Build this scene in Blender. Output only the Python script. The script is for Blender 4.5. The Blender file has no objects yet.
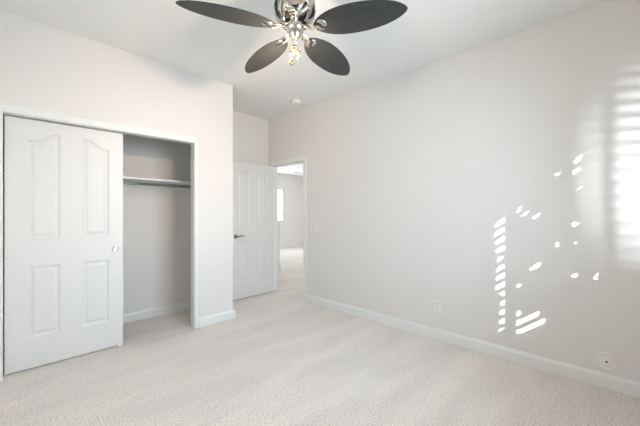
import bpy, bmesh, math, random
from mathutils import Vector, Matrix

scene = bpy.context.scene
C = scene.collection
R = math.radians

# ------------------------------------------------------------------ camera
FPX = 309.0
CAM_Z = 1.24
cam_d = bpy.data.cameras.new('camera')
cam = bpy.data.objects.new('camera', cam_d)
C.objects.link(cam)
cam_d.sensor_width = 36.0
cam_d.lens = FPX / 640.0 * 36.0
cam_d.clip_start = 0.02
cam.location = (0, 0, CAM_Z)
cam.rotation_euler = (R(90), 0, R(44.15 - 90))
scene.camera = cam

# ------------------------------------------------------------------ world
w = bpy.data.worlds.new('world')
scene.world = w
w.use_nodes = True
wn = w.node_tree
sky = wn.nodes.new('ShaderNodeTexSky')
sky.sky_type = 'NISHITA'
sky.sun_disc = False
sky.sun_elevation = R(33)
sky.sun_rotation = R(140)
wn.links.new(sky.outputs[0], wn.nodes['Background'].inputs[0])
wn.nodes['Background'].inputs[1].default_value = 0.9


def light(name, kind, loc, energy, color=(1, 1, 1), direction=None, **kw):
    d = bpy.data.lights.new(name, kind)
    d.energy = energy
    d.color = color
    for k, v in kw.items():
        setattr(d, k, v)
    o = bpy.data.objects.new(name, d)
    C.objects.link(o)
    o.location = loc
    if direction is not None:
        o.rotation_euler = Vector(direction).to_track_quat('-Z', 'Y').to_euler()
    return o


SX = 1.2                                     # the sun travels (SX, 1, -SZ)
SZ = 0.78
SUN = Vector((SX, 1.0, -SZ))
light('sun', 'SUN', (0, -4, 5), 18.0, (1.0, 0.95, 0.88), SUN, angle=R(0.3))
# daylight coming in through the shuttered window of this room
light('window_daylight', 'AREA', (1.77, -0.33, 1.60), 23.0, (0.66, 0.85, 1.0), (-0.1, 1, -0.1),
      spread=R(125), shape='RECTANGLE', size=1.3, size_y=1.35)
light('side_fill', 'AREA', (-0.46, 1.45, 1.60), 11.5, (0.74, 0.89, 1.0), (1, 0, -0.05),
      shape='RECTANGLE', size=1.8, size_y=1.35)  # fill added to even out the right wall, set at an added window
# added spot outside with no fixture, casting the striped glow on the right wall
light('added_glow_spot', 'SPOT', (-2.9, -2.1, 1.56), 3200.0, (0.80, 0.92, 1.0), (5.89, 1.50, 0.0),
      spot_size=R(17), spot_blend=0.9, shadow_soft_size=0.17)
# rooms beyond the doorway: added fill without a window, then far window daylight
light('hall_fill', 'AREA', (8.9, 4.5, 1.6), 78.0, (0.88, 0.95, 1.0), (-1, 0, -0.05),
      shape='RECTANGLE', size=2.4, size_y=1.4)
light('far_window_daylight', 'AREA', (6.3, 8.44, 1.52), 34.0, (0.88, 0.95, 1.0), (0, -1, -0.05),
      shape='RECTANGLE', size=1.3, size_y=1.15)

scene.view_settings.view_transform = 'Standard'
scene.view_settings.look = 'None'
scene.view_settings.gamma = 1.0
scene.view_settings.use_curve_mapping = False
scene.view_settings.exposure = 0.10
scene.cycles.max_bounces = 12
scene.cycles.diffuse_bounces = 8
scene.cycles.glossy_bounces = 4


# ------------------------------------------------------------------ materials
def srgb(r, g, b):
    f = lambda v: (v / 255 / 12.92) if v / 255 <= 0.04045 else ((v / 255 + 0.055) / 1.055) ** 2.4
    return (f(r), f(g), f(b), 1)


def mat(name, col, rough=0.6, metal=0.0, bump=None, noise=None, emit=None):
    m = bpy.data.materials.new(name)
    m.use_nodes = True
    nt = m.node_tree
    b = nt.nodes['Principled BSDF']
    b.inputs['Base Color'].default_value = col
    b.inputs['Roughness'].default_value = rough
    b.inputs['Metallic'].default_value = metal
    tc = nt.nodes.new('ShaderNodeTexCoord')
    if noise:                                   # (scale, amount) soft mottling of the colour itself
        n = nt.nodes.new('ShaderNodeTexNoise')
        n.inputs['Scale'].default_value = noise[0]
        n.inputs['Detail'].default_value = 4
        nt.links.new(tc.outputs['Object'], n.inputs['Vector'])
        mx = nt.nodes.new('ShaderNodeMixRGB')
        mx.inputs[1].default_value = tuple(c * (1 - noise[1]) for c in col[:3]) + (1,)
        mx.inputs[2].default_value = tuple(min(1, c * (1 + noise[1])) for c in col[:3]) + (1,)
        nt.links.new(n.outputs[0], mx.inputs[0])
        nt.links.new(mx.outputs[0], b.inputs['Base Color'])
    if bump:                                    # (scale, strength, distance)
        n = nt.nodes.new('ShaderNodeTexNoise')
        n.inputs['Scale'].default_value = bump[0]
        n.inputs['Detail'].default_value = 3
        nt.links.new(tc.outputs['Object'], n.inputs['Vector'])
        bp = nt.nodes.new('ShaderNodeBump')
        bp.inputs['Strength'].default_value = bump[1]
        bp.inputs['Distance'].default_value = bump[2]
        nt.links.new(n.outputs[0], bp.inputs['Height'])
        nt.links.new(bp.outputs[0], b.inputs['Normal'])
    if emit:
        b.inputs['Emission Color'].default_value = emit[0]
        b.inputs['Emission Strength'].default_value = emit[1]
    return m


M = {}
M['wall'] = mat('wall_paint', srgb(225, 222, 219), 0.55, bump=(90, 0.12, 0.004), noise=(1.3, 0.012))
M['ceiling'] = mat('ceiling_paint', srgb(232, 233, 231), 0.8, bump=(70, 0.15, 0.004))
M['trim'] = mat('trim_paint', srgb(231, 231, 229), 0.35, bump=(8, 0.04, 0.002))
M['door'] = mat('door_paint', srgb(222, 221, 219), 0.4, bump=(25, 0.05, 0.002))
M['plastic'] = mat('white_plastic', srgb(232, 230, 226), 0.35, noise=(20, 0.01))
M['plate'] = mat('painted_plate', srgb(226, 221, 214), 0.5, noise=(20, 0.01))
M['dark'] = mat('dark_slot', srgb(70, 66, 62), 0.6, noise=(20, 0.05))
M['nickel'] = mat('polished_nickel', (0.62, 0.58, 0.52, 1), 0.25, 1.0, noise=(12, 0.08))
M['chrome'] = mat('chrome', (0.62, 0.63, 0.64, 1), 0.15, 1.0, noise=(12, 0.05))
M['satin'] = mat('satin_nickel', (0.22, 0.21, 0.20, 1), 0.35, 1.0, noise=(12, 0.05))
M['brass'] = mat('warm_brass', (0.80, 0.58, 0.33, 1), 0.2, 1.0, noise=(12, 0.08))
M['motor'] = mat('dark_motor_metal', (0.018, 0.016, 0.015, 1), 0.5, 0.0, noise=(15, 0.2))
M['bulb'] = bpy.data.materials.new('lit_clear_bulb')      # clear glass around a glowing filament
M['bulb'].use_nodes = True
nt = M['bulb'].node_tree
nt.nodes.remove(nt.nodes['Principled BSDF'])
_t = nt.nodes.new('ShaderNodeBsdfTransparent')
_e = nt.nodes.new('ShaderNodeEmission')
_e.inputs[0].default_value = (1, 0.72, 0.40, 1)
_e.inputs[1].default_value = 3.0
_m = nt.nodes.new('ShaderNodeMixShader')
_m.inputs[0].default_value = 0.3
nt.links.new(_t.outputs[0], _m.inputs[1])
nt.links.new(_e.outputs[0], _m.inputs[2])
nt.links.new(_m.outputs[0], nt.nodes['Material Output'].inputs['Surface'])
M['louver'] = mat('shutter_paint', srgb(236, 236, 234), 0.4, noise=(6, 0.01))
M['leaf'] = mat('leaf_green', srgb(60, 88, 40), 0.6, noise=(3, 0.3))
M['bark'] = mat('bark', srgb(92, 76, 60), 0.9, bump=(14, 0.6, 0.01), noise=(9, 0.25))
M['earth'] = mat('yard_earth', srgb(150, 140, 122), 0.95, noise=(4, 0.15), bump=(10, 0.5, 0.02))


def carpet_mat():
    m = bpy.data.materials.new('cut_pile_carpet')
    m.use_nodes = True
    nt = m.node_tree
    L = nt.links.new
    b = nt.nodes['Principled BSDF']
    b.inputs['Roughness'].default_value = 0.95
    b.inputs['Sheen Weight'].default_value = 0.25
    b.inputs['Sheen Roughness'].default_value = 0.6
    tc = nt.nodes.new('ShaderNodeTexCoord')
    # tuft speckle
    n1 = nt.nodes.new('ShaderNodeTexNoise')
    n1.inputs['Scale'].default_value = 95
    n1.inputs['Detail'].default_value = 3
    n1.inputs['Roughness'].default_value = 0.7
    L(tc.outputs['Object'], n1.inputs['Vector'])
    r1 = nt.nodes.new('ShaderNodeValToRGB')
    r1.color_ramp.elements[0].position = 0.33
    r1.color_ramp.elements[0].color = srgb(202, 187, 173)
    r1.color_ramp.elements[1].position = 0.66
    r1.color_ramp.elements[1].color = srgb(254, 249, 243)
    L(n1.outputs[0], r1.inputs[0])
    # vacuum tracks: the pile lies over in wide, soft, slightly wandering bands
    mp = nt.nodes.new('ShaderNodeMapping')
    mp.inputs['Rotation'].default_value = (0, 0, R(-28))
    mp.inputs['Scale'].default_value = (0.55, 2.6, 1)
    L(tc.outputs['Object'], mp.inputs['Vector'])
    n2 = nt.nodes.new('ShaderNodeTexNoise')
    n2.inputs['Scale'].default_value = 1.5
    n2.inputs['Detail'].default_value = 4
    n2.inputs['Distortion'].default_value = 0.8
    L(mp.outputs[0], n2.inputs['Vector'])
    r2 = nt.nodes.new('ShaderNodeValToRGB')
    r2.color_ramp.elements[0].position = 0.38
    r2.color_ramp.elements[0].color = (0.89, 0.89, 0.90, 1)
    r2.color_ramp.elements[1].position = 0.62
    r2.color_ramp.elements[1].color = (1.0, 1.0, 1.0, 1)
    L(n2.outputs[0], r2.inputs[0])
    mx = nt.nodes.new('ShaderNodeMixRGB')
    mx.blend_type = 'MULTIPLY'
    mx.inputs[0].default_value = 1
    L(r1.outputs[0], mx.inputs[1])
    L(r2.outputs[0], mx.inputs[2])
    L(mx.outputs[0], b.inputs['Base Color'])
    bp = nt.nodes.new('ShaderNodeBump')
    bp.inputs['Strength'].default_value = 0.7
    bp.inputs['Distance'].default_value = 0.012
    L(n1.outputs[0], bp.inputs['Height'])
    L(bp.outputs[0], b.inputs['Normal'])
    return m


M['carpet'] = carpet_mat()


def blade_mat():
    m = mat('grey_weathered_blade', srgb(98, 97, 95), 0.55)
    nt = m.node_tree
    b = nt.nodes['Principled BSDF']
    tc = nt.nodes.new('ShaderNodeTexCoord')
    mp = nt.nodes.new('ShaderNodeMapping')
    mp.inputs['Scale'].default_value = (3, 70, 3)
    n = nt.nodes.new('ShaderNodeTexNoise')
    n.inputs['Scale'].default_value = 2.0
    n.inputs['Detail'].default_value = 5
    r = nt.nodes.new('ShaderNodeValToRGB')
    r.color_ramp.elements[0].position = 0.3
    r.color_ramp.elements[0].color = srgb(40, 43, 44)
    r.color_ramp.elements[1].position = 0.7
    r.color_ramp.elements[1].color = srgb(60, 62, 62)
    nt.links.new(tc.outputs['Object'], mp.inputs['Vector'])
    nt.links.new(mp.outputs[0], n.inputs['Vector'])
    nt.links.new(n.outputs[0], r.inputs[0])
    nt.links.new(r.outputs[0], b.inputs['Base Color'])
    return m


M['blade'] = blade_mat()

g = bpy.data.materials.new('window_glass')
g.use_nodes = True
nt = g.node_tree
nt.nodes.remove(nt.nodes['Principled BSDF'])
tr = nt.nodes.new('ShaderNodeBsdfTransparent')
gl = nt.nodes.new('ShaderNodeBsdfGlossy')
gl.inputs['Roughness'].default_value = 0.02
mxs = nt.nodes.new('ShaderNodeMixShader')
mxs.inputs[0].default_value = 0.06
nt.links.new(tr.outputs[0], mxs.inputs[1])
nt.links.new(gl.outputs[0], mxs.inputs[2])
nt.links.new(mxs.outputs[0], nt.nodes['Material Output'].inputs['Surface'])
M['glass'] = g


# ------------------------------------------------------------------ helpers
def obj(name, bm, m, parent=None, smooth=False):
    me = bpy.data.meshes.new(name)
    bmesh.ops.recalc_face_normals(bm, faces=bm.faces)
    bm.to_mesh(me)
    bm.free()
    if smooth:
        for p in me.polygons:
            p.use_smooth = True
    me.materials.append(m)
    o = bpy.data.objects.new(name, me)
    C.objects.link(o)
    if parent is not None:
        o.parent = parent
    return o


def empty(name, loc=(0, 0, 0), parent=None):
    o = bpy.data.objects.new(name, None)
    o.empty_display_size = 0.05
    C.objects.link(o)
    o.location = loc
    if parent is not None:
        o.parent = parent
    return o


def tag(o, label=None, cat=None, group=None, kind=None):
    if label: o['label'] = label
    if cat: o['category'] = cat
    if group: o['group'] = group
    if kind: o['kind'] = kind
    return o


def struct(name, bm, m, smooth=False):
    return tag(obj(name, bm, m, smooth=smooth), kind='structure')


def box(bm, x0, x1, y0, y1, z0, z1, bevel=0.0, seg=2):
    t = bmesh.new()
    bmesh.ops.create_cube(t, size=1)
    for v in t.verts:
        v.co = Vector(((x0 + x1) / 2 + v.co.x * (x1 - x0), (y0 + y1) / 2 + v.co.y * (y1 - y0),
                       (z0 + z1) / 2 + v.co.z * (z1 - z0)))
    if bevel:
        bmesh.ops.bevel(t, geom=list(t.edges), offset=bevel, segments=seg, affect='EDGES', profile=0.6)
    merge(bm, t)


def merge(bm, t, mtx=None):
    if mtx is not None:
        bmesh.ops.transform(t, matrix=mtx, verts=t.verts)
    me = bpy.data.meshes.new('tmp')
    t.to_mesh(me)
    t.free()
    bm.from_mesh(me)
    bpy.data.meshes.remove(me)


def lathe(prof, n=40, mtx=None, bm=None):
    """profile of (radius, z) turned about z"""
    t = bmesh.new()
    rings = []
    for r, z in prof:
        if r < 1e-5:
            rings.append([t.verts.new((0, 0, z))])
        else:
            rings.append([t.verts.new((r * math.cos(2 * math.pi * i / n), r * math.sin(2 * math.pi * i / n), z))
                          for i in range(n)])
    for a, b in zip(rings[:-1], rings[1:]):
        for i in range(n):
            j = (i + 1) % n
            if len(a) == 1 and len(b) == 1:
                continue
            if len(a) == 1:
                t.faces.new((a[0], b[i], b[j]))
            elif len(b) == 1:
                t.faces.new((a[i], a[j], b[0]))
            else:
                t.faces.new((a[i], a[j], b[j], b[i]))
    if bm is None:
        bm = bmesh.new()
    merge(bm, t, mtx)
    return bm


def tube(pts, rad, n=12, bm=None, cap=True):
    """a tube along points; rad is a number or one per point; a (w, h) pair gives an oval section"""
    pts = [Vector(p) for p in pts]
    t = bmesh.new()
    rings = []
    up = Vector((0, 0, 1))
    for i, p in enumerate(pts):
        d = (pts[min(i + 1, len(pts) - 1)] - pts[max(i - 1, 0)]).normalized()
        a = d.cross(up)
        if a.length < 0.05:
            a = d.cross(Vector((0, 1, 0)))
        a.normalize()
        c = a.cross(d).normalized()
        rr = rad[i] if isinstance(rad, list) else rad
        ra, rc = rr if isinstance(rr, tuple) else (rr, rr)
        rings.append([t.verts.new(p + a * ra * math.cos(2 * math.pi * k / n) + c * rc * math.sin(2 * math.pi * k / n))
                      for k in range(n)])
    for a, b in zip(rings[:-1], rings[1:]):
        for i in range(n):
            j = (i + 1) % n
            t.faces.new((a[i], a[j], b[j], b[i]))
    if cap:
        t.faces.new(rings[0])
        t.faces.new(rings[-1])
    if bm is None:
        bm = bmesh.new()
    merge(bm, t)
    return bm


def prism(outline, thick, bm=None, bevel=0.0, mtx=None):
    """closed 2-D outline in xy, extruded -thick..0 in z"""
    t = bmesh.new()
    top = [t.verts.new((x, y, 0)) for x, y in outline]
    f = t.faces.new(top)
    r = bmesh.ops.extrude_face_region(t, geom=[f])
    vs = [e for e in r['geom'] if isinstance(e, bmesh.types.BMVert)]
    bmesh.ops.translate(t, verts=vs, vec=(0, 0, -thick))
    bmesh.ops.recalc_face_normals(t, faces=t.faces)
    if bevel:
        es = [e for e in t.edges if len(e.link_faces) == 2 and e.calc_face_angle(0) > 0.9]
        bmesh.ops.bevel(t, geom=es, offset=bevel, segments=2, affect='EDGES', profile=0.6)
    if bm is None:
        bm = bmesh.new()
    merge(bm, t, mtx)
    return bm


# ------------------------------------------------------------------ the room
XL, XR = -0.5, 2.99          # left and right wall faces
YW, YC = -0.36, 3.28         # window wall and closet wall faces
YF, YB = 4.06, 4.01          # entry-alcove back wall, closet back wall
H = 2.74
XB = 1.912                   # end of the closet wall
CX0, CX1, CZ = 0.0, 1.45, 1.990   # closet opening
DY0, DY1, DZ = 3.22, 3.95, 1.99   # doorway in the right wall
WT = 0.09                    # right wall thickness

bm = bmesh.new(); box(bm, XL - 0.2, 9.5, YW - 0.12, 8.75, -0.06, 0.0)
struct('floor', bm, M['carpet'])
bm = bmesh.new(); box(bm, XL - 0.2, XR + WT, YW - 0.12, YF + 0.12, H, H + 0.1)
struct('ceiling', bm, M['ceiling'])
WX0, WX1, WZ0, WZ1 = 1.10, 2.43, 0.92, 2.30
WY0, WY1 = 0.55, 2.35          # unseen window added in the left wall for side light
bm = bmesh.new()
box(bm, XL - 0.12, XL, YW - 0.12, WY0, 0, H)
box(bm, XL - 0.12, XL, WY1, YF + 0.12, 0, H)
box(bm, XL - 0.12, XL, WY0, WY1, 0, WZ0)
box(bm, XL - 0.12, XL, WY0, WY1, WZ1, H)
struct('wall_left', bm, M['wall'])
bm = bmesh.new()
box(bm, XR, XR + WT, YW - 0.12, DY0, 0, H)
box(bm, XR, XR + WT, DY1, YF + 0.12, 0, H)
box(bm, XR, XR + WT, DY0, DY1, DZ, H)
struct('wall_right', bm, M['wall'])
bm = bmesh.new(); box(bm, XL, XR, YF, YF + 0.12, 0, H)
struct('wall_back', bm, M['wall'])
# closet wall: left piece, header, rounded end piece
bm = bmesh.new()
box(bm, XL, CX0, YC, YC + 0.08, 0, H)
box(bm, CX0, CX1, YC, YC + 0.08, CZ + 0.005, H)
box(bm, 1.80, XB, YC + 0.05, YF, 0, H)
rr = 0.02
o = [(CX1, YC), (XB - rr, YC)] + [(XB - rr + rr * math.sin(a), YC + rr - rr * math.cos(a)) for a in
     [R(15), R(30), R(45), R(60), R(75)]] + [(XB, YC + rr), (XB, YC + 0.08), (CX1, YC + 0.08)]
prism(o, H, bm, mtx=Matrix.Translation((0, 0, H)))
struct('wall_closet', bm, M['wall'])
bm = bmesh.new()
box(bm, XL, 1.80, YB, YF, 0, H)
struct('wall_closet_back', bm, M['wall'])
# window wall
bm = bmesh.new()
y0, y1 = YW - 0.12, YW
box(bm, XL, WX0, y0, y1, 0, H)
box(bm, WX1, XR, y0, y1, 0, H)
box(bm, WX0, WX1, y0, y1, 0, WZ0)
box(bm, WX0, WX1, y0, y1, WZ1, H)
struct('wall_window', bm, M['wall'])


# baseboards
def base_profile_run(bm, p0, p1, out, h=0.10, t=0.015):
    """a board from p0 to p1 standing against a wall; out = outward normal"""
    p0, p1, out = Vector((*p0, 0)), Vector((*p1, 0)), Vector((*out, 0))
    prof = [(0, 0), (t, 0), (t, h - 0.022), (t * 0.55, h - 0.008), (t * 0.4, h), (0, h)]
    a = [bm.verts.new(p0 + out * q + Vector((0, 0, z))) for q, z in prof]
    b = [bm.verts.new(p1 + out * q + Vector((0, 0, z))) for q, z in prof]
    for i in range(len(prof)):
        j = (i + 1) % len(prof)
        bm.faces.new((a[i], a[j], b[j], b[i]))
    bm.faces.new(a); bm.faces.new(list(reversed(b)))


bm = bmesh.new(); base_profile_run(bm, (XR, YW), (XR, DY0 - 0.06), (-1, 0))
base_profile_run(bm, (XR, DY1 + 0.06), (XR, YF), (-1, 0))
struct('baseboard_right', bm, M['trim'])
bm = bmesh.new(); base_profile_run(bm, (XB, YF), (XR - 0.015, YF), (0, -1)); struct('baseboard_back', bm, M['trim'])
bm = bmesh.new()
base_profile_run(bm, (CX1 + 0.028, YC), (XB + 0.015, YC), (0, -1))
base_profile_run(bm, (XB, YC), (XB, YF - 0.015), (1, 0))
base_profile_run(bm, (XL, YC), (CX0 - 0.034, YC), (0, -1))
struct('baseboard_closet', bm, M['trim'])
bm = bmesh.new(); base_profile_run(bm, (XL + 0.0, YB), (1.80, YB), (0, -1)); struct('baseboard_closet_inside', bm, M['trim'])
bm = bmesh.new(); base_profile_run(bm, (XL, YW), (XL, YC), (1, 0)); struct('baseboard_left', bm, M['trim'])
bm = bmesh.new(); base_profile_run(bm, (XL, YW), (XR, YW), (0, 1)); struct('baseboard_window', bm, M['trim'])

# closet opening trim: narrow side strips, header fascia, jamb liner
bm = bmesh.new()
box(bm, CX1, CX1 + 0.027, YC - 0.014, YC, 0, CZ + 0.060, 0.003)
box(bm, CX0 - 0.034, CX0, YC - 0.014, YC, 0, CZ + 0.060, 0.003)
box(bm, CX0, CX1, YC - 0.014, YC, CZ, CZ + 0.060, 0.003)
box(bm, CX0 - 0.045, CX1 + 0.036, YC - 0.02, YC, CZ + 0.054, CZ + 0.066, 0.003)
struct('trim_1', bm, M['trim'])
bm = bmesh.new()
box(bm, CX1 - 0.010, CX1, YC - 0.006, YC + 0.082, 0, CZ)
box(bm, CX0, CX0 + 0.006, YC - 0.006, YC + 0.082, 0, CZ)
box(bm, CX0 + 0.006, CX1 - 0.010, YC + 0.02, YC + 0.082, CZ - 0.001, CZ + 0.006)
struct('trim_2', bm, M['trim'])
# doorway casing, both jambs and head
bm = bmesh.new()
cw, ct = 0.058, 0.014
for xs, s in ((XR, -1), (XR + WT, 1)):
    a, b = sorted((xs, xs + s * ct))
    box(bm, a, b, DY0 - cw, DY0, 0, DZ + cw, 0.004)
    box(bm, a, b, DY1, DY1 + cw, 0, DZ + cw, 0.004)
    box(bm, a, b, DY0, DY1, DZ, DZ + cw, 0.004)
box(bm, XR - 0.002, XR + WT + 0.002, DY0, DY0 + 0.012, 0, DZ)
box(bm, XR - 0.002, XR + WT + 0.002, DY1 - 0.006, DY1, 0, DZ)
box(bm, XR - 0.002, XR + WT + 0.002, DY0, DY1, DZ - 0.012, DZ)
box(bm, XR + 0.045, XR + 0.06, DY0 + 0.012, DY0 + 0.022, 0, DZ - 0.012)
box(bm, XR + 0.045, XR + 0.06, DY0 + 0.012, DY1 - 0.006, DZ - 0.024, DZ - 0.012)
struct('trim_3', bm, M['trim'])

# ------------------------------------------------------------------ hall and far room through the doorway
HZ = 2.60
HX1, HY0, HY1 = 9.3, 1.2, 8.55
bm = bmesh.new(); box(bm, XR + WT, HX1 + 0.1, HY0 - 0.1, HY1 + 0.12, HZ, HZ + 0.1)
struct('ceiling_hall', bm, M['ceiling'])
bm = bmesh.new(); box(bm, HX1, HX1 + 0.1, HY0, HY1, 0, HZ); struct('wall_hall_right', bm, M['wall'])
bm = bmesh.new(); box(bm, XR + WT, HX1, HY0 - 0.1, HY0, 0, HZ); struct('wall_hall_near', bm, M['wall'])
bm = bmesh.new(); box(bm, XR - 0.02, XR + WT, YF + 0.12, HY1, 0, HZ); struct('wall_hall_left', bm, M['wall'])
FX0, FX1, FZ0, FZ1 = 5.62, 7.0, 0.93, 2.10
bm = bmesh.new()
box(bm, XR + WT, FX0, HY1, HY1 + 0.12, 0, HZ)
box(bm, FX1, HX1, HY1, HY1 + 0.12, 0, HZ)
box(bm, FX0, FX1, HY1, HY1 + 0.12, 0, FZ0)
box(bm, FX0, FX1, HY1, HY1 + 0.12, FZ1, HZ)
struct('wall_hall_far', bm, M['wall'])
bm = bmesh.new(); base_profile_run(bm, (XR + WT, HY1), (HX1, HY1), (0, -1)); struct('baseboard_hall_far', bm, M['trim'])
bm = bmesh.new()
base_profile_run(bm, (XR + WT, HY0), (XR + WT, DY0 - 0.06), (1, 0))
base_profile_run(bm, (XR + WT, DY1 + 0.06), (XR + WT, 5.25), (1, 0))
struct('baseboard_hall_left', bm, M['trim'])
# low wall with a cap beside the stair
bm = bmesh.new()
box(bm, XR + WT, 4.165, 5.25, 5.37, 0, 1.0)
box(bm, XR + WT, 4.185, 5.23, 5.39, 1.0, 1.03, 0.006)
base_profile_run(bm, (XR + WT, 5.25), (4.165, 5.25), (0, -1))
base_profile_run(bm, (4.165, 5.235), (4.165, 5.385), (1, 0))
struct('trim_4', bm, M['trim'])

# far window
wf = empty('window_1', (0, 0, 0)); tag(wf, kind='structure')
bm = bmesh.new()
yy0, yy1 = HY1 + 0.02, HY1 + 0.08
box(bm, FX0, FX1, yy0, yy1, FZ0, FZ0 + 0.045); box(bm, FX0, FX1, yy0, yy1, FZ1 - 0.045, FZ1)
for x in (FX0, FX1 - 0.04, (FX0 + FX1) / 2 - 0.03):
    box(bm, x, x + (0.04 if x != (FX0 + FX1) / 2 - 0.03 else 0.06), yy0, yy1, FZ0 + 0.045, FZ1 - 0.045)
box(bm, 6.83, 6.85, yy0 + 0.02, yy1 - 0.02, FZ0 + 0.045, FZ1 - 0.045)
for z in (1.22, 1.51, 1.80):
    box(bm, FX0 + 0.04, FX1 - 0.04, yy0 + 0.02, yy1 - 0.02, z, z + 0.018)
obj('window_frame', bm, M['trim'], wf)
bm = bmesh.new(); box(bm, FX0 - 0.03, FX1 + 0.03, HY1 - 0.03, HY1 + 0.02, FZ0 - 0.03, FZ0, 0.004)
obj('window_sill', bm, M['trim'], wf)
bm = bmesh.new(); box(bm, FX0 + 0.04, FX1 - 0.04, yy0 + 0.028, yy0 + 0.032, FZ0 + 0.04, FZ1 - 0.04)
obj('pane', bm, M['glass'], wf)

# ------------------------------------------------------------------ this room's shuttered window (behind the photographer)
PITCH = 0.078
WALL_T = 0.12


def shutter_window(name, loc, rot, x0, x1, z0, z1, splits, tilt, chord):
    """local x runs along the wall, +y points into the room, y = 0 is the wall face"""
    wn_ = empty(name, loc); wn_.rotation_euler = (0, 0, rot); tag(wn_, kind='structure')
    bm = bmesh.new()
    ya, yb = -0.11, -0.085
    for a, b in ((x0, x0 + 0.03), (x1 - 0.03, x1)):
        box(bm, a, b, ya, yb, z0, z1)
    box(bm, x0 + 0.03, x1 - 0.03, ya, yb, z0, z0 + 0.03)
    box(bm, x0 + 0.03, x1 - 0.03, ya, yb, z1 - 0.03, z1)
    obj('window_frame', bm, M['trim'], wn_)
    bm = bmesh.new(); box(bm, x0 + 0.03, x1 - 0.03, ya + 0.01, ya + 0.014, z0 + 0.03, z1 - 0.03)
    obj('pane', bm, M['glass'], wn_)
    bm = bmesh.new(); box(bm, x0 - 0.03, x1 + 0.03, 0, 0.03, z0 - 0.03, z0, 0.004)
    obj('window_sill', bm, M['trim'], wn_)
    xs = [x0] + splits + [x1]
    for px0, px1 in zip(xs[:-1], xs[1:]):
        st = 0.035
        ys0, ys1 = -0.055, -0.025
        bm = bmesh.new()
        box(bm, px0, px0 + st, ys0, ys1, z0, z1)
        box(bm, px1 - st, px1, ys0, ys1, z0, z1)
        box(bm, px0 + st, px1 - st, ys0, ys1, z0, z0 + 0.04)
        box(bm, px0 + st, px1 - st, ys0, ys1, z1 - 0.04, z1)
        sh = obj('shutter_panel', bm, M['louver'], wn_)
        z = z0 + 0.075
        yc = (ys0 + ys1) / 2
        while z < z1 - 0.045:
            t = bmesh.new()
            box(t, px0 + st, px1 - st, -chord / 2, chord / 2, -0.004, 0.004)
            b2 = bmesh.new()
            merge(b2, t, Matrix.Translation((0, yc, z)) @ Matrix.Rotation(-tilt, 4, 'X'))
            obj('louver', b2, M['louver'], sh)
            z += PITCH


shutter_window('window_2', (0, YW, 0), 0, WX0, WX1, WZ0, WZ1, [1.714], R(16), 0.070)
# local x = -Y on the left wall; window added to suit the side fill
shutter_window('added_side_window', (XL, 0, 0), R(-90), -WY1, -WY0, WZ0, WZ1, [-(WY0 + WY1) / 2], R(78), 0.098)

# the yard and an unseen tree, its leaf screen shaped to dapple the sun
bm = bmesh.new(); box(bm, -5, 9.5, -8, YW - 0.12, -0.15, -0.05); box(bm, -5, XL - 0.2, YW - 0.12, 6, -0.15, -0.05)
struct('ground', bm, M['earth'])


def pix_right(px, py):
    """photo pixel -> (Y, z) on the right wall face"""
    k = (px - 320) / FPX
    dx, dy = 0.7175 + 0.6966 * k, 0.6966 - 0.7175 * k
    t = XR / dx
    return dy * t, CAM_Z + (213 - py) / FPX * t


HOLES = [  # gaps left in the leaf screen to place the patches of sun (cx, cy, half width, half height)
    (501.5, 222, 6.0, 5), (501.5, 234, 6.5, 12), (502, 247, 6, 6), (500.5, 256, 4, 4), (500.5, 265, 4, 4),
    (500.5, 275, 5, 6), (501, 285, 6, 8), (502, 292, 5, 6), (502, 300, 3.5, 5), (501.5, 310, 6, 6), (501.5, 319, 6, 7),
    (502, 326, 5.5, 5), (518.6, 212, 2.6, 6), (525, 212.5, 3.5, 3.5), (537, 214, 5, 4), (536, 265, 5, 5),
    (518, 288, 3, 5), (518.3, 321, 3.2, 11), (530, 321, 9, 9), (536, 327, 10, 5), (577.6, 164, 5.5, 9),
    (557.6, 177, 3, 4), (579, 186, 3, 5), (574.5, 226, 3.5, 4), (557, 244.5, 3, 5), (574, 244, 2, 5),
    (574.5, 273, 3.5, 6), (597.3, 279.6, 3, 6), (556, 287, 2.5, 4),
]
HOLES = [(*pix_right(cx, cy), cx, cy, hw, hh) for cx, cy, hw, hh in HOLES]
random.seed(4)
TY = -1.45
bm = bmesh.new()
MARG = 0.009
leaf_r = 0.026


def in_hole(x, y, z):
    # follow the sun from the leaf to the right wall
    t = (XR - x) / SX
    yw, zw = y + t, z - SZ * t
    for hy, hz, cx, cy, hw, hh in HOLES:
        d = XR / (0.7175 + 0.6966 * (cx - 320) / FPX)
        rw = hw / FPX * d * d / XR + MARG
        rh = hh / FPX * d + MARG
        if abs(yw - hy) < rw and abs(zw - hz + SZ * (yw - hy)) < rh:
            return True
    return False


def leaf(x, y, z, r):
    a = random.uniform(0, 2 * math.pi)
    n = Vector((random.uniform(-0.5, 0.5) - 0.55, -1, random.uniform(-0.4, 0.4) + 0.6)).normalized()
    u = n.orthogonal().normalized()
    v = n.cross(u)
    pts = []
    for k, q in ((0, 1.25), (1, 0.8), (2, 0.8), (3, 1.0), (4, 0.8), (5, 0.8)):
        th = a + k * math.pi / 3
        pts.append(bm.verts.new(Vector((x, y, z)) + (u * math.cos(th) + v * math.sin(th)) * r * q))
    bm.faces.new(pts)


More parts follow.
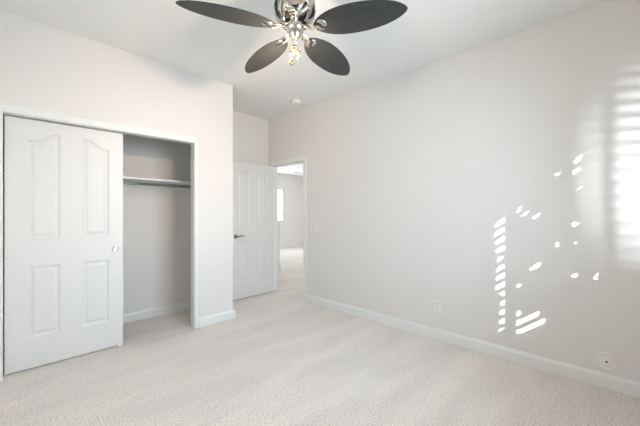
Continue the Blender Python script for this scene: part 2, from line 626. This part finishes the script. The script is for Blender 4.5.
step = 0.027
nx = int(2.0 / step); nz = int(1.95 / step)
for i in range(nx):
    for j in range(nz):
        for rep in range(3):
            y = TY + random.uniform(-0.02, 0.02) + rep * 0.02
            x = -0.55 + (i + random.uniform(0, 1)) * step
            z = 1.80 + (j + random.uniform(0, 1)) * step
            if in_hole(x, y, z):
                continue
            leaf(x, y, z, leaf_r * random.uniform(0.85, 1.15))
tree = empty('tree', (0.3, TY, -0.05)); tag(tree, 'unseen green tree outside, its leaf screen shaped to dapple the sun', 'tree')
fo = obj('leaf_screen', bm, M['leaf'], tree); fo.location = (-0.3, -TY, 0.05); fo['kind'] = 'stuff'
bm = tube([(0, 0, 0), (0.03, 0, 0.8), (-0.02, 0, 1.6), (0.05, 0, 2.3)], [0.07, 0.055, 0.045, 0.02], 10)
obj('trunk', bm, M['bark'], tree, True)


# ------------------------------------------------------------------ panelled doors
def panel_outline(x0, x1, z0, zlow, zhigh, inset, n=10):
    """zlow at the outer top corner, zhigh at the inner one (equal = a plain rectangle); side = sign tells which"""
    pts = [(x0 + inset, z0 + inset), (x1 - inset, z0 + inset)]
    top = []
    for i in range(n + 1):
        u = i / n
        x = x0 + inset + (x1 - x0 - 2 * inset) * u
        s = min(1, max(0, (u - 0.12) / 0.76))
        s = s * s * (3 - 2 * s)
        top.append((x, zlow + (zhigh - zlow) * s - inset))
    return pts + list(reversed(top))


def panel_door(name, x0, x1, z0, z1, yf, thick, panels, parent):
    """door slab in the XZ plane, its panelled face at y = yf looking to -Y"""
    bm = bmesh.new()
    edges = []

    def loop(pts, y):
        vs = [bm.verts.new((x, y, z)) for x, z in pts]
        es = [bm.edges.new((vs[i], vs[(i + 1) % len(vs)])) for i in range(len(vs))]
        return vs, es
    outer, oe = loop([(x0, z0), (x1, z0), (x1, z1), (x0, z1)], yf)
    edges += oe
    rings = []
    for p in panels:
        vs, es = loop(panel_outline(*p, 0), yf)
        edges += es
        rings.append((p, vs))
    bmesh.ops.triangle_fill(bm, edges=edges, use_beauty=True, use_dissolve=False)
    for p, vs in rings:
        prev = vs
        for ins, dep in ((0.005, 0.006), (0.014, 0.010), (0.020, 0.010), (0.040, 0.003), (0.044, 0.002)):
            cur = [bm.verts.new((x, yf + dep, z)) for x, z in panel_outline(*p, ins)]
            for i in range(len(cur)):
                j = (i + 1) % len(cur)
                bm.faces.new((prev[i], prev[j], cur[j], cur[i]))
            prev = cur
        bm.faces.new(prev)
    back = [bm.verts.new((x, yf + thick, z)) for x, z in ((x0, z0), (x1, z0), (x1, z1), (x0, z1))]
    for i in range(4):
        j = (i + 1) % 4
        bm.faces.new((outer[i], outer[j], back[j], back[i]))
    bm.faces.new(back)
    return obj(name, bm, M['door'], parent)


# sliding closet door
d1 = empty('door_1', (0.015, 3.345, 0.0))
tag(d1, 'white four-panel sliding door covering the left half of the closet', 'door', kind='structure')
q = panel_door('door_panel', 0, 0.777, 0.012, 1.980, 0, 0.034,
               [(0.128, 0.325, 1.035, 1.815, 1.885), (0.473, 0.667, 1.035, 1.885, 1.815),
                (0.128, 0.325, 0.255, 0.815, 0.815), (0.473, 0.667, 0.255, 0.815, 0.815)], d1)
mt = Matrix.Translation((0.715, 0, 0.908)) @ Matrix.Rotation(R(90), 4, 'X')
bm = lathe([(0.0, 0.001), (0.017, 0.001), (0.021, 0.004), (0.0245, 0.004), (0.0275, 0.0015), (0.028, -0.001)], 32, mt)
pull = obj('finger_pull', bm, M['chrome'], d1, True)
bm = lathe([(0.0, 0.0035), (0.012, 0.0045), (0.0195, 0.004), (0.021, 0.002)], 32, mt)
obj('pull_cup', bm, M['plastic'], pull, True)
bm = bmesh.new(); box(bm, 0.735, 0.765, -0.012, 0.0, 0.002, 0.03, 0.003)
obj('floor_guide', bm, M['plastic'], d1)

# entry door, standing open against the alcove's back wall
d2 = empty('door_2', (2.985, DY1 - 0.035, 0.0))
tag(d2, 'white four-panel bedroom door standing open beside the doorway', 'door', kind='structure')
x_ = -0.733
panel_door('door_panel', x_, 0, 0.010, 1.972, 0, 0.035,
           [(x_ + 0.095, x_ + 0.28, 1.035, 1.825, 1.88), (x_ + 0.42, x_ + 0.605, 1.035, 1.88, 1.825),
            (x_ + 0.095, x_ + 0.28, 0.265, 0.825, 0.825), (x_ + 0.42, x_ + 0.605, 0.265, 0.825, 0.825)], d2)
for s, yb_ in ((-1, 0.0), (1, 0.035)):
    hx, hz = x_ + 0.062, 0.905
    mt = Matrix.Translation((hx, yb_, hz)) @ Matrix.Rotation(R(90) * (1 if s < 0 else -1), 4, 'X')
    bm = lathe([(0.0, 0.012), (0.012, 0.012), (0.024, 0.009), (0.0285, 0.004), (0.029, 0.0)], 32, mt)
    rose = obj('handle_rose', bm, M['satin'], d2, True)
    bm = tube([(hx, yb_ + s * 0.008, hz), (hx, yb_ + s * 0.042, hz)], 0.009, 14)
    tube([(hx - 0.006, yb_ + s * 0.045, hz), (hx + 0.03, yb_ + s * 0.047, hz - 0.001), (hx + 0.06, yb_ + s * 0.046, hz + 0.005),
          (hx + 0.09, yb_ + s * 0.043, hz + 0.009), (hx + 0.118, yb_ + s * 0.040, hz + 0.006)],
         [(0.008, 0.010), (0.006, 0.009), (0.005, 0.008), (0.004, 0.007), (0.003, 0.005)], 12, bm)
    obj('lever', bm, M['satin'], rose, True)
for hz in (0.25, 1.0, 1.75):
    bm = tube([(0.003, 0.038, hz - 0.045), (0.003, 0.038, hz + 0.045)], 0.006, 12)
    obj('hinge', bm, M['satin'], d2, True)

# ------------------------------------------------------------------ closet shelf and rod
sh = empty('closet_shelf', (0, YB, 1.60))
tag(sh, 'white painted shelf spanning the upper closet above the hanging rod', 'shelf')
bm = bmesh.new(); box(bm, XL, 1.80, -0.31, 0, 0.0, 0.02, 0.002); obj('shelf_board', bm, M['trim'], sh)
bm = bmesh.new(); box(bm, XL, 1.80, -0.019, 0, -0.085, 0.0, 0.002); obj('cleat', bm, M['trim'], sh)
rod = empty('closet_rod', (0, YB - 0.285, 1.555))
tag(rod, 'metal hanging rod running just below the closet shelf', 'rod')
bm = tube([(XL, 0, 0), (1.80, 0, 0)], 0.0165, 20); obj('rod_tube', bm, M['chrome'], rod, True)
bm = lathe([(0, 0), (0.028, 0), (0.028, 0.006), (0.02, 0.012), (0.0, 0.012)], 24,
           Matrix.Translation((1.80, 0, 0)) @ Matrix.Rotation(R(-90), 4, 'Y'))
obj('rod_socket', bm, M['plastic'], rod, True)

# ------------------------------------------------------------------ small wall and ceiling fittings
# outlet on the right wall
def wall_plate(name, loc, w_, h_, m, rot=0.0):
    r_ = empty(name, loc)
    r_.rotation_euler = (0, 0, rot)
    bm = bmesh.new(); box(bm, -0.006, 0.0, -w_ / 2, w_ / 2, -h_ / 2, h_ / 2, 0.002)
    obj('cover_plate', bm, m, r_)
    return r_


def outlet(loc, label, rot=0.0):
    r_ = wall_plate('wall_outlet', loc, 0.073, 0.117, M['plastic'], rot)
    for s in (-1, 1):
        bm = bmesh.new(); box(bm, -0.0085, -0.006, -0.017, 0.017, s * 0.0265 - 0.0145, s * 0.0265 + 0.0145, 0.001)
        f = obj('socket_face', bm, M['plastic'], r_)
        bm = bmesh.new()
        for yy in (-0.007, 0.007):
            box(bm, -0.0089, -0.0084, yy - 0.0015, yy + 0.0015, s * 0.0265 - 0.002, s * 0.0265 + 0.008)
        box(bm, -0.0089, -0.0084, -0.0025, 0.0025, s * 0.0265 - 0.010, s * 0.0265 - 0.006)
        sl = obj('slots', bm, M['dark'], f)
    bm = lathe([(0, 0.0015), (0.003, 0.001), (0.0035, 0)], 14, Matrix.Translation((-0.006, 0, 0)) @ Matrix.Rotation(R(-90), 4, 'Y'))
    obj('screw', bm, M['satin'], r_)
    tag(r_, label, 'outlet')
    return r_


outlet((XR, 1.288, 0.325), 'white electrical outlet low on the long bare wall above the baseboard')
outlet((7.93, HY1, 0.41), 'tiny pale outlet on the far wall seen through the open doorway', R(90))

s1 = wall_plate('light_switch', (XR, 2.98, 1.04), 0.073, 0.117, M['plastic'])
bm = bmesh.new(); box(bm, -0.0085, -0.006, -0.0165, 0.0165, -0.033, 0.033, 0.0008)
obj('rocker', bm, M['plate'], s1)
tag(s1, 'wall-coloured light switch beside the doorway casing', 'light switch')

rp = empty('round_cover_plate', (XR, 0.068, 0.187)); rp.rotation_euler = (0, R(-90), 0)
bm = lathe([(0.0, 0.012), (0.038, 0.011), (0.044, 0.0075), (0.049, 0.0075), (0.052, 0.013), (0.058, 0.012), (0.063, 0.006), (0.064, 0.0)], 48)
obj('cover_disc', bm, M['plastic'], rp, True)
bm = lathe([(0.0, 0.0135), (0.005, 0.0135), (0.007, 0.012)], 16)
obj('screw', bm, M['dark'], rp, True)
tag(rp, 'round blank cover plate with center screw just above the baseboard', 'cover plate')

sd = empty('smoke_detector', (2.745, 3.11, H)); sd.rotation_euler = (R(180), 0, 0)
bm = lathe([(0.078, 0.0), (0.078, 0.008), (0.068, 0.010)], 40); obj('mounting_ring', bm, M['plastic'], sd, True)
bm = lathe([(0.066, 0.008), (0.064, 0.026), (0.052, 0.036), (0.024, 0.040), (0.0, 0.037)], 40)
obj('detector_body', bm, M['plastic'], sd, True)
bm = lathe([(0.0, 0.0425), (0.006, 0.0425), (0.008, 0.039)], 16, Matrix.Translation((0.0, 0.015, 0))); obj('test_button', bm, M['plate'], sd, True)
tag(sd, 'white round smoke detector on the ceiling near the alcove', 'smoke detector')

vt = empty('ceiling_vent', (6.86, 7.75, HZ))
bm = bmesh.new()
for a in ((-0.15, 0.15, -0.09, -0.07), (-0.15, 0.15, 0.07, 0.09), (-0.15, -0.13, -0.07, 0.07), (0.13, 0.15, -0.07, 0.07)):
    box(bm, a[0], a[1], a[2], a[3], -0.008, 0.0)
obj('vent_frame', bm, M['plastic'], vt)
bm = bmesh.new(); box(bm, -0.13, 0.13, -0.07, 0.07, -0.003, -0.001); obj('vent_opening', bm, M['dark'], vt)
bm = bmesh.new()
for k in range(5):
    t = bmesh.new(); box(t, -0.13, 0.13, -0.009, 0.009, -0.001, 0.001)
    merge(bm, t, Matrix.Translation((0, -0.055 + k * 0.0275, -0.007)) @ Matrix.Rotation(R(25), 4, 'X'))
obj('vent_louvers', bm, M['plastic'], vt)
tag(vt, 'small white air vent on the ceiling of the room beyond the doorway', 'vent')

# ------------------------------------------------------------------ ceiling fan
FXc, FYc, BZ = 1.245, 1.422, 2.36
fan = empty('ceiling_fan', (FXc + 0.014, FYc + 0.014, H))
fan.rotation_mode = 'QUATERNION'       # it hangs very slightly out of plumb
fan.rotation_quaternion = Matrix.Rotation(R(-3), 4, Vector((0.6966, -0.7175, 0))).to_quaternion()
tag(fan, 'ceiling fan with five dark grey oval blades and scrolled nickel motor', 'ceiling fan')


def F(x, y, z):           # local coordinates hang from the ceiling point
    return (x, y, z - H)


bm = lathe([(0.0, 0.0), (0.078, 0.0), (0.078, -0.015), (0.066, -0.045), (0.03, -0.06), (0.0, -0.06)], 40)
obj('canopy', bm, M['nickel'], fan, True)
bm = tube([(0, 0, -0.05), (0, 0, -0.16)], 0.0135, 20); obj('downrod', bm, M['nickel'], fan, True)

zt, zbm = 2.59 - H, 2.39 - H           # motor top and bottom
prof = [(0.0, zt), (0.05, zt), (0.085, zt - 0.015), (0.112, zt - 0.055), (0.118, zt - 0.10), (0.108, zt - 0.15),
        (0.082, zt - 0.185), (0.05, zt - 0.20), (0.0, zt - 0.205)]
bm = lathe(prof, 48)
motor = obj('motor_housing', bm, M['motor'], fan, True)


def surf(u, a, off):
    """point on the housing: u 0..1 top to bottom, a angle"""
    pr = prof[1:-1]
    f = u * (len(pr) - 1)
    i = min(int(f), len(pr) - 2)
    q = f - i
    r = pr[i][0] * (1 - q) + pr[i + 1][0] * q + off
    z = pr[i][1] * (1 - q) + pr[i + 1][1] * q - (off * 0.6 if u > 0.5 else -off * 0.3)
    return Vector((r * math.cos(a), r * math.sin(a), z))


def ribbon(fn, width, n=28, thick=0.004):
    """a flat strap following fn(t)->(u,a) on the housing"""
    bm = bmesh.new()
    rows = []
    for i in range(n + 1):
        t = i / n
        u, a = fn(t)
        u2, a2 = fn(min(1, t + 0.02)); u1, a1 = fn(max(0, t - 0.02))
        p = surf(u, a, 0.006)
        d = (surf(u2, a2, 0.006) - surf(u1, a1, 0.006)).normalized()
        nrm = Vector((p.x, p.y, (p.z - (zt - 0.10)) * 1.0)).normalized()
        s = d.cross(nrm).normalized()
        w_ = width * (0.35 + 0.65 * math.sin(math.pi * min(1, max(0, t * 0.9 + 0.05))))
        rows.append([bm.verts.new(p + s * w_ + nrm * 0), bm.verts.new(p + nrm * thick * 1.6),
                     bm.verts.new(p - s * w_), bm.verts.new(p - nrm * thick)])
    for a, b in zip(rows[:-1], rows[1:]):
        for i in range(4):
            j = (i + 1) % 4
            bm.faces.new((a[i], a[j], b[j], b[i]))
    bm.faces.new(rows[0]); bm.faces.new(rows[-1])
    return bm


for k in range(5):
    a0 = R(154.15 + 36 + 72 * k)
    # big arch sweeping down, and a curl that crosses it
    obj('scroll_strap', ribbon(lambda t: (0.05 + 0.9 * t, a0 + 0.62 * math.sin(math.pi * t * 1.15) - 0.25), 0.024), M['nickel'], motor, True)
    obj('scroll_strap', ribbon(lambda t: (0.95 - 0.72 * t, a0 + 0.45 - 0.95 * t * t), 0.019), M['nickel'], motor, True)
for k in range(5):
    a0 = R(154.15 + 36 + 72 * k)
    obj('scroll_strap', ribbon(lambda t: (0.97 - 0.42 * math.sin(math.pi * t), a0 + 0.95 * (t - 0.5)), 0.016), M['nickel'], motor, True)
    obj('scroll_strap', ribbon(lambda t: (0.50 + 0.40 * math.sin(math.pi * t), a0 + 0.63 + 0.85 * (t - 0.5)), 0.014), M['nickel'], motor, True)
bm = lathe([(0.112, zt - 0.052), (0.123, zt - 0.056), (0.123, zt - 0.066), (0.112, zt - 0.07)], 48)
obj('motor_band', bm, M['nickel'], motor, True)
# hub below the motor to which the irons are screwed
bm = lathe([(0.0, zbm + 0.01), (0.05, zbm + 0.01), (0.056, zbm - 0.01), (0.05, zbm - 0.04), (0.034, zbm - 0.055), (0.0, zbm - 0.055)], 40)
hub = obj('hub', bm, M['nickel'], fan, True)


def blade_outline(r0=0.118, r1=0.662, wmax=0.098, n=30):
    up, dn = [], []
    for i in range(n + 1):
        u = i / n
        x = r0 + (r1 - r0) * (0.5 - 0.5 * math.cos(math.pi * u))
        v = (x - r0) / (r1 - r0)
        wv = wmax * (max(0, 1 - abs(2 * v - 1) ** 2.25)) ** 0.62 * (1.0 - 0.16 * (v - 0.5))
        up.append((x, wv))
        if 0 < i < n:
            dn.append((x, -wv))
    return up + list(reversed(dn))


PITCHB = R(-13)
for k in range(5):
    ang = R(154.15 + 72 * k)
    piv = empty('blade', (0, 0, 0))
    bpy.data.objects.remove(piv)
    rot = Matrix.Rotation(ang, 4, 'Z')
    loc = Matrix.Translation((0, 0, BZ - H))
    bl = obj('blade', prism(blade_outline(0.215 if k == 1 else 0.118), 0.006, bevel=0.0015), M['blade'], fan)
    bl.matrix_local = loc @ rot @ Matrix.Rotation(PITCHB, 4, 'X')
    # blade iron: twisted twin arms ending in an open crescent under the blade
    bm = bmesh.new()
    for s in (-1, 1):
        pts = []
        rad = []
        for i in range(15):
            t = i / 14
            x = 0.030 + 0.115 * t
            y = s * 0.016 * math.cos(math.pi * t * 1.5)
            z = 0.038 * (1 - t) ** 1.5 - 0.012 + s * 0.007 * math.sin(math.pi * t * 1.5)
            pts.append((x, y, z)); rad.append((0.009, 0.0055))
        tube(pts, rad, 10, bm)
    ir = obj('blade_iron', bm, M['nickel'], fan, True)
    ir.matrix_local = loc @ rot
    # rounded end plate with a dark S-shaped gap
    bm = lathe([(0.0, -0.013), (0.020, -0.012), (0.031, -0.009), (0.033, -0.006)], 28,
               Matrix.Translation((0.168, 0, 0)) @ Matrix.Diagonal((1.0, 1.12, 1.0, 1.0)))
    cr = obj('end_plate', bm, M['nickel'], ir, True)
    bm = tube([(0.132, -0.020, -0.0125), (0.150, -0.020, -0.0135), (0.163, -0.006, -0.014), (0.170, 0.008, -0.014), (0.186, 0.020, -0.0125), (0.203, 0.014, -0.010)],
              [(0.003, 0.002), (0.006, 0.002), (0.0075, 0.002), (0.0075, 0.002), (0.006, 0.002), (0.002, 0.002)], 8)
    obj('scroll_gap', bm, M['motor'], cr, True)
    cr.matrix_local = Matrix.Rotation(PITCHB, 4, 'X')

# light kit: nickel stem, brass ring, small bare bulbs on short arms
lk = empty('light_kit', (0, 0, 0), fan)
bm = lathe([(0.0, 2.355 - H), (0.036, 2.355 - H), (0.042, 2.33 - H), (0.030, 2.31 - H), (0.022, 2.30 - H), (0.013, 2.285 - H),
            (0.012, 2.25 - H), (0.0, 2.25 - H)], 36)
obj('fitter_stem', bm, M['nickel'], lk, True)
for z_ in (2.302, 2.24):
    bm = lathe([(0.0, z_ + 0.008 - H), (0.020, z_ + 0.008 - H), (0.025, z_ - H), (0.020, z_ - 0.008 - H), (0.0, z_ - 0.010 - H)], 8)
    obj('ring', bm, M['brass'], lk)
for k in range(3):
    a = R(-20 + 120 * k)
    ca, sa = math.cos(a), math.sin(a)
    bm = tube([(0.010 * ca, 0.010 * sa, 2.234 - H), (0.022 * ca, 0.022 * sa, 2.226 - H), (0.028 * ca, 0.028 * sa, 2.222 - H)], 0.0045, 10)
    lathe([(0.0, 0.0), (0.009, 0.0), (0.0105, -0.014), (0.0, -0.016)], 20,
          Matrix.Translation((0.028 * ca, 0.028 * sa, 2.226 - H)), bm)
    so = obj('lamp_arm', bm, M['brass'], lk, True)
    bm = lathe([(0.005, 0.0), (0.0085, -0.008), (0.008, -0.018), (0.004, -0.028), (0.0, -0.031)], 18,
               Matrix.Translation((0.028 * ca, 0.028 * sa, 2.211 - H)))
    obj('bulb', bm, M['bulb'], so, True)
for px, py, zb_, rb in ((-0.016, 0.010, 2.148, 0.015), (0.024, -0.012, 2.185, 0.010)):
    bm = bmesh.new()
    k = 0
    while 2.232 - 0.0062 * k > zb_ + rb:
        lathe([(0, 0.0025), (0.0025, 0), (0, -0.0025)], 8, Matrix.Translation((px, py, 2.232 - H - 0.0062 * k)), bm)
        k += 1
    pc = obj('pull_chain', bm, M['brass'], lk, True)
    bm = lathe([(0.0, rb * 1.3), (rb * 0.35, rb * 1.1), (rb * 0.9, rb * 0.3), (rb, -rb * 0.2), (rb * 0.6, -rb * 0.9), (0.0, -rb * 1.1)], 20,
               Matrix.Translation((px, py, zb_ - H)))
    obj('chain_pull', bm, M['brass'], pc, True)
light('fan_lamp', 'POINT', (FXc - 0.005, FYc + 0.045, 2.195), 12.0, (1.0, 0.76, 0.58), shadow_soft_size=0.02)
# added spot beside the bulbs, warming the closet and alcove
light('alcove_fill_spot', 'SPOT', (FXc + 0.06, FYc + 0.06, 2.21), 31.0, (1.0, 0.66, 0.46), (0.22, 1.0, -0.05),
      spot_size=R(115), spot_blend=1.0, shadow_soft_size=0.02)
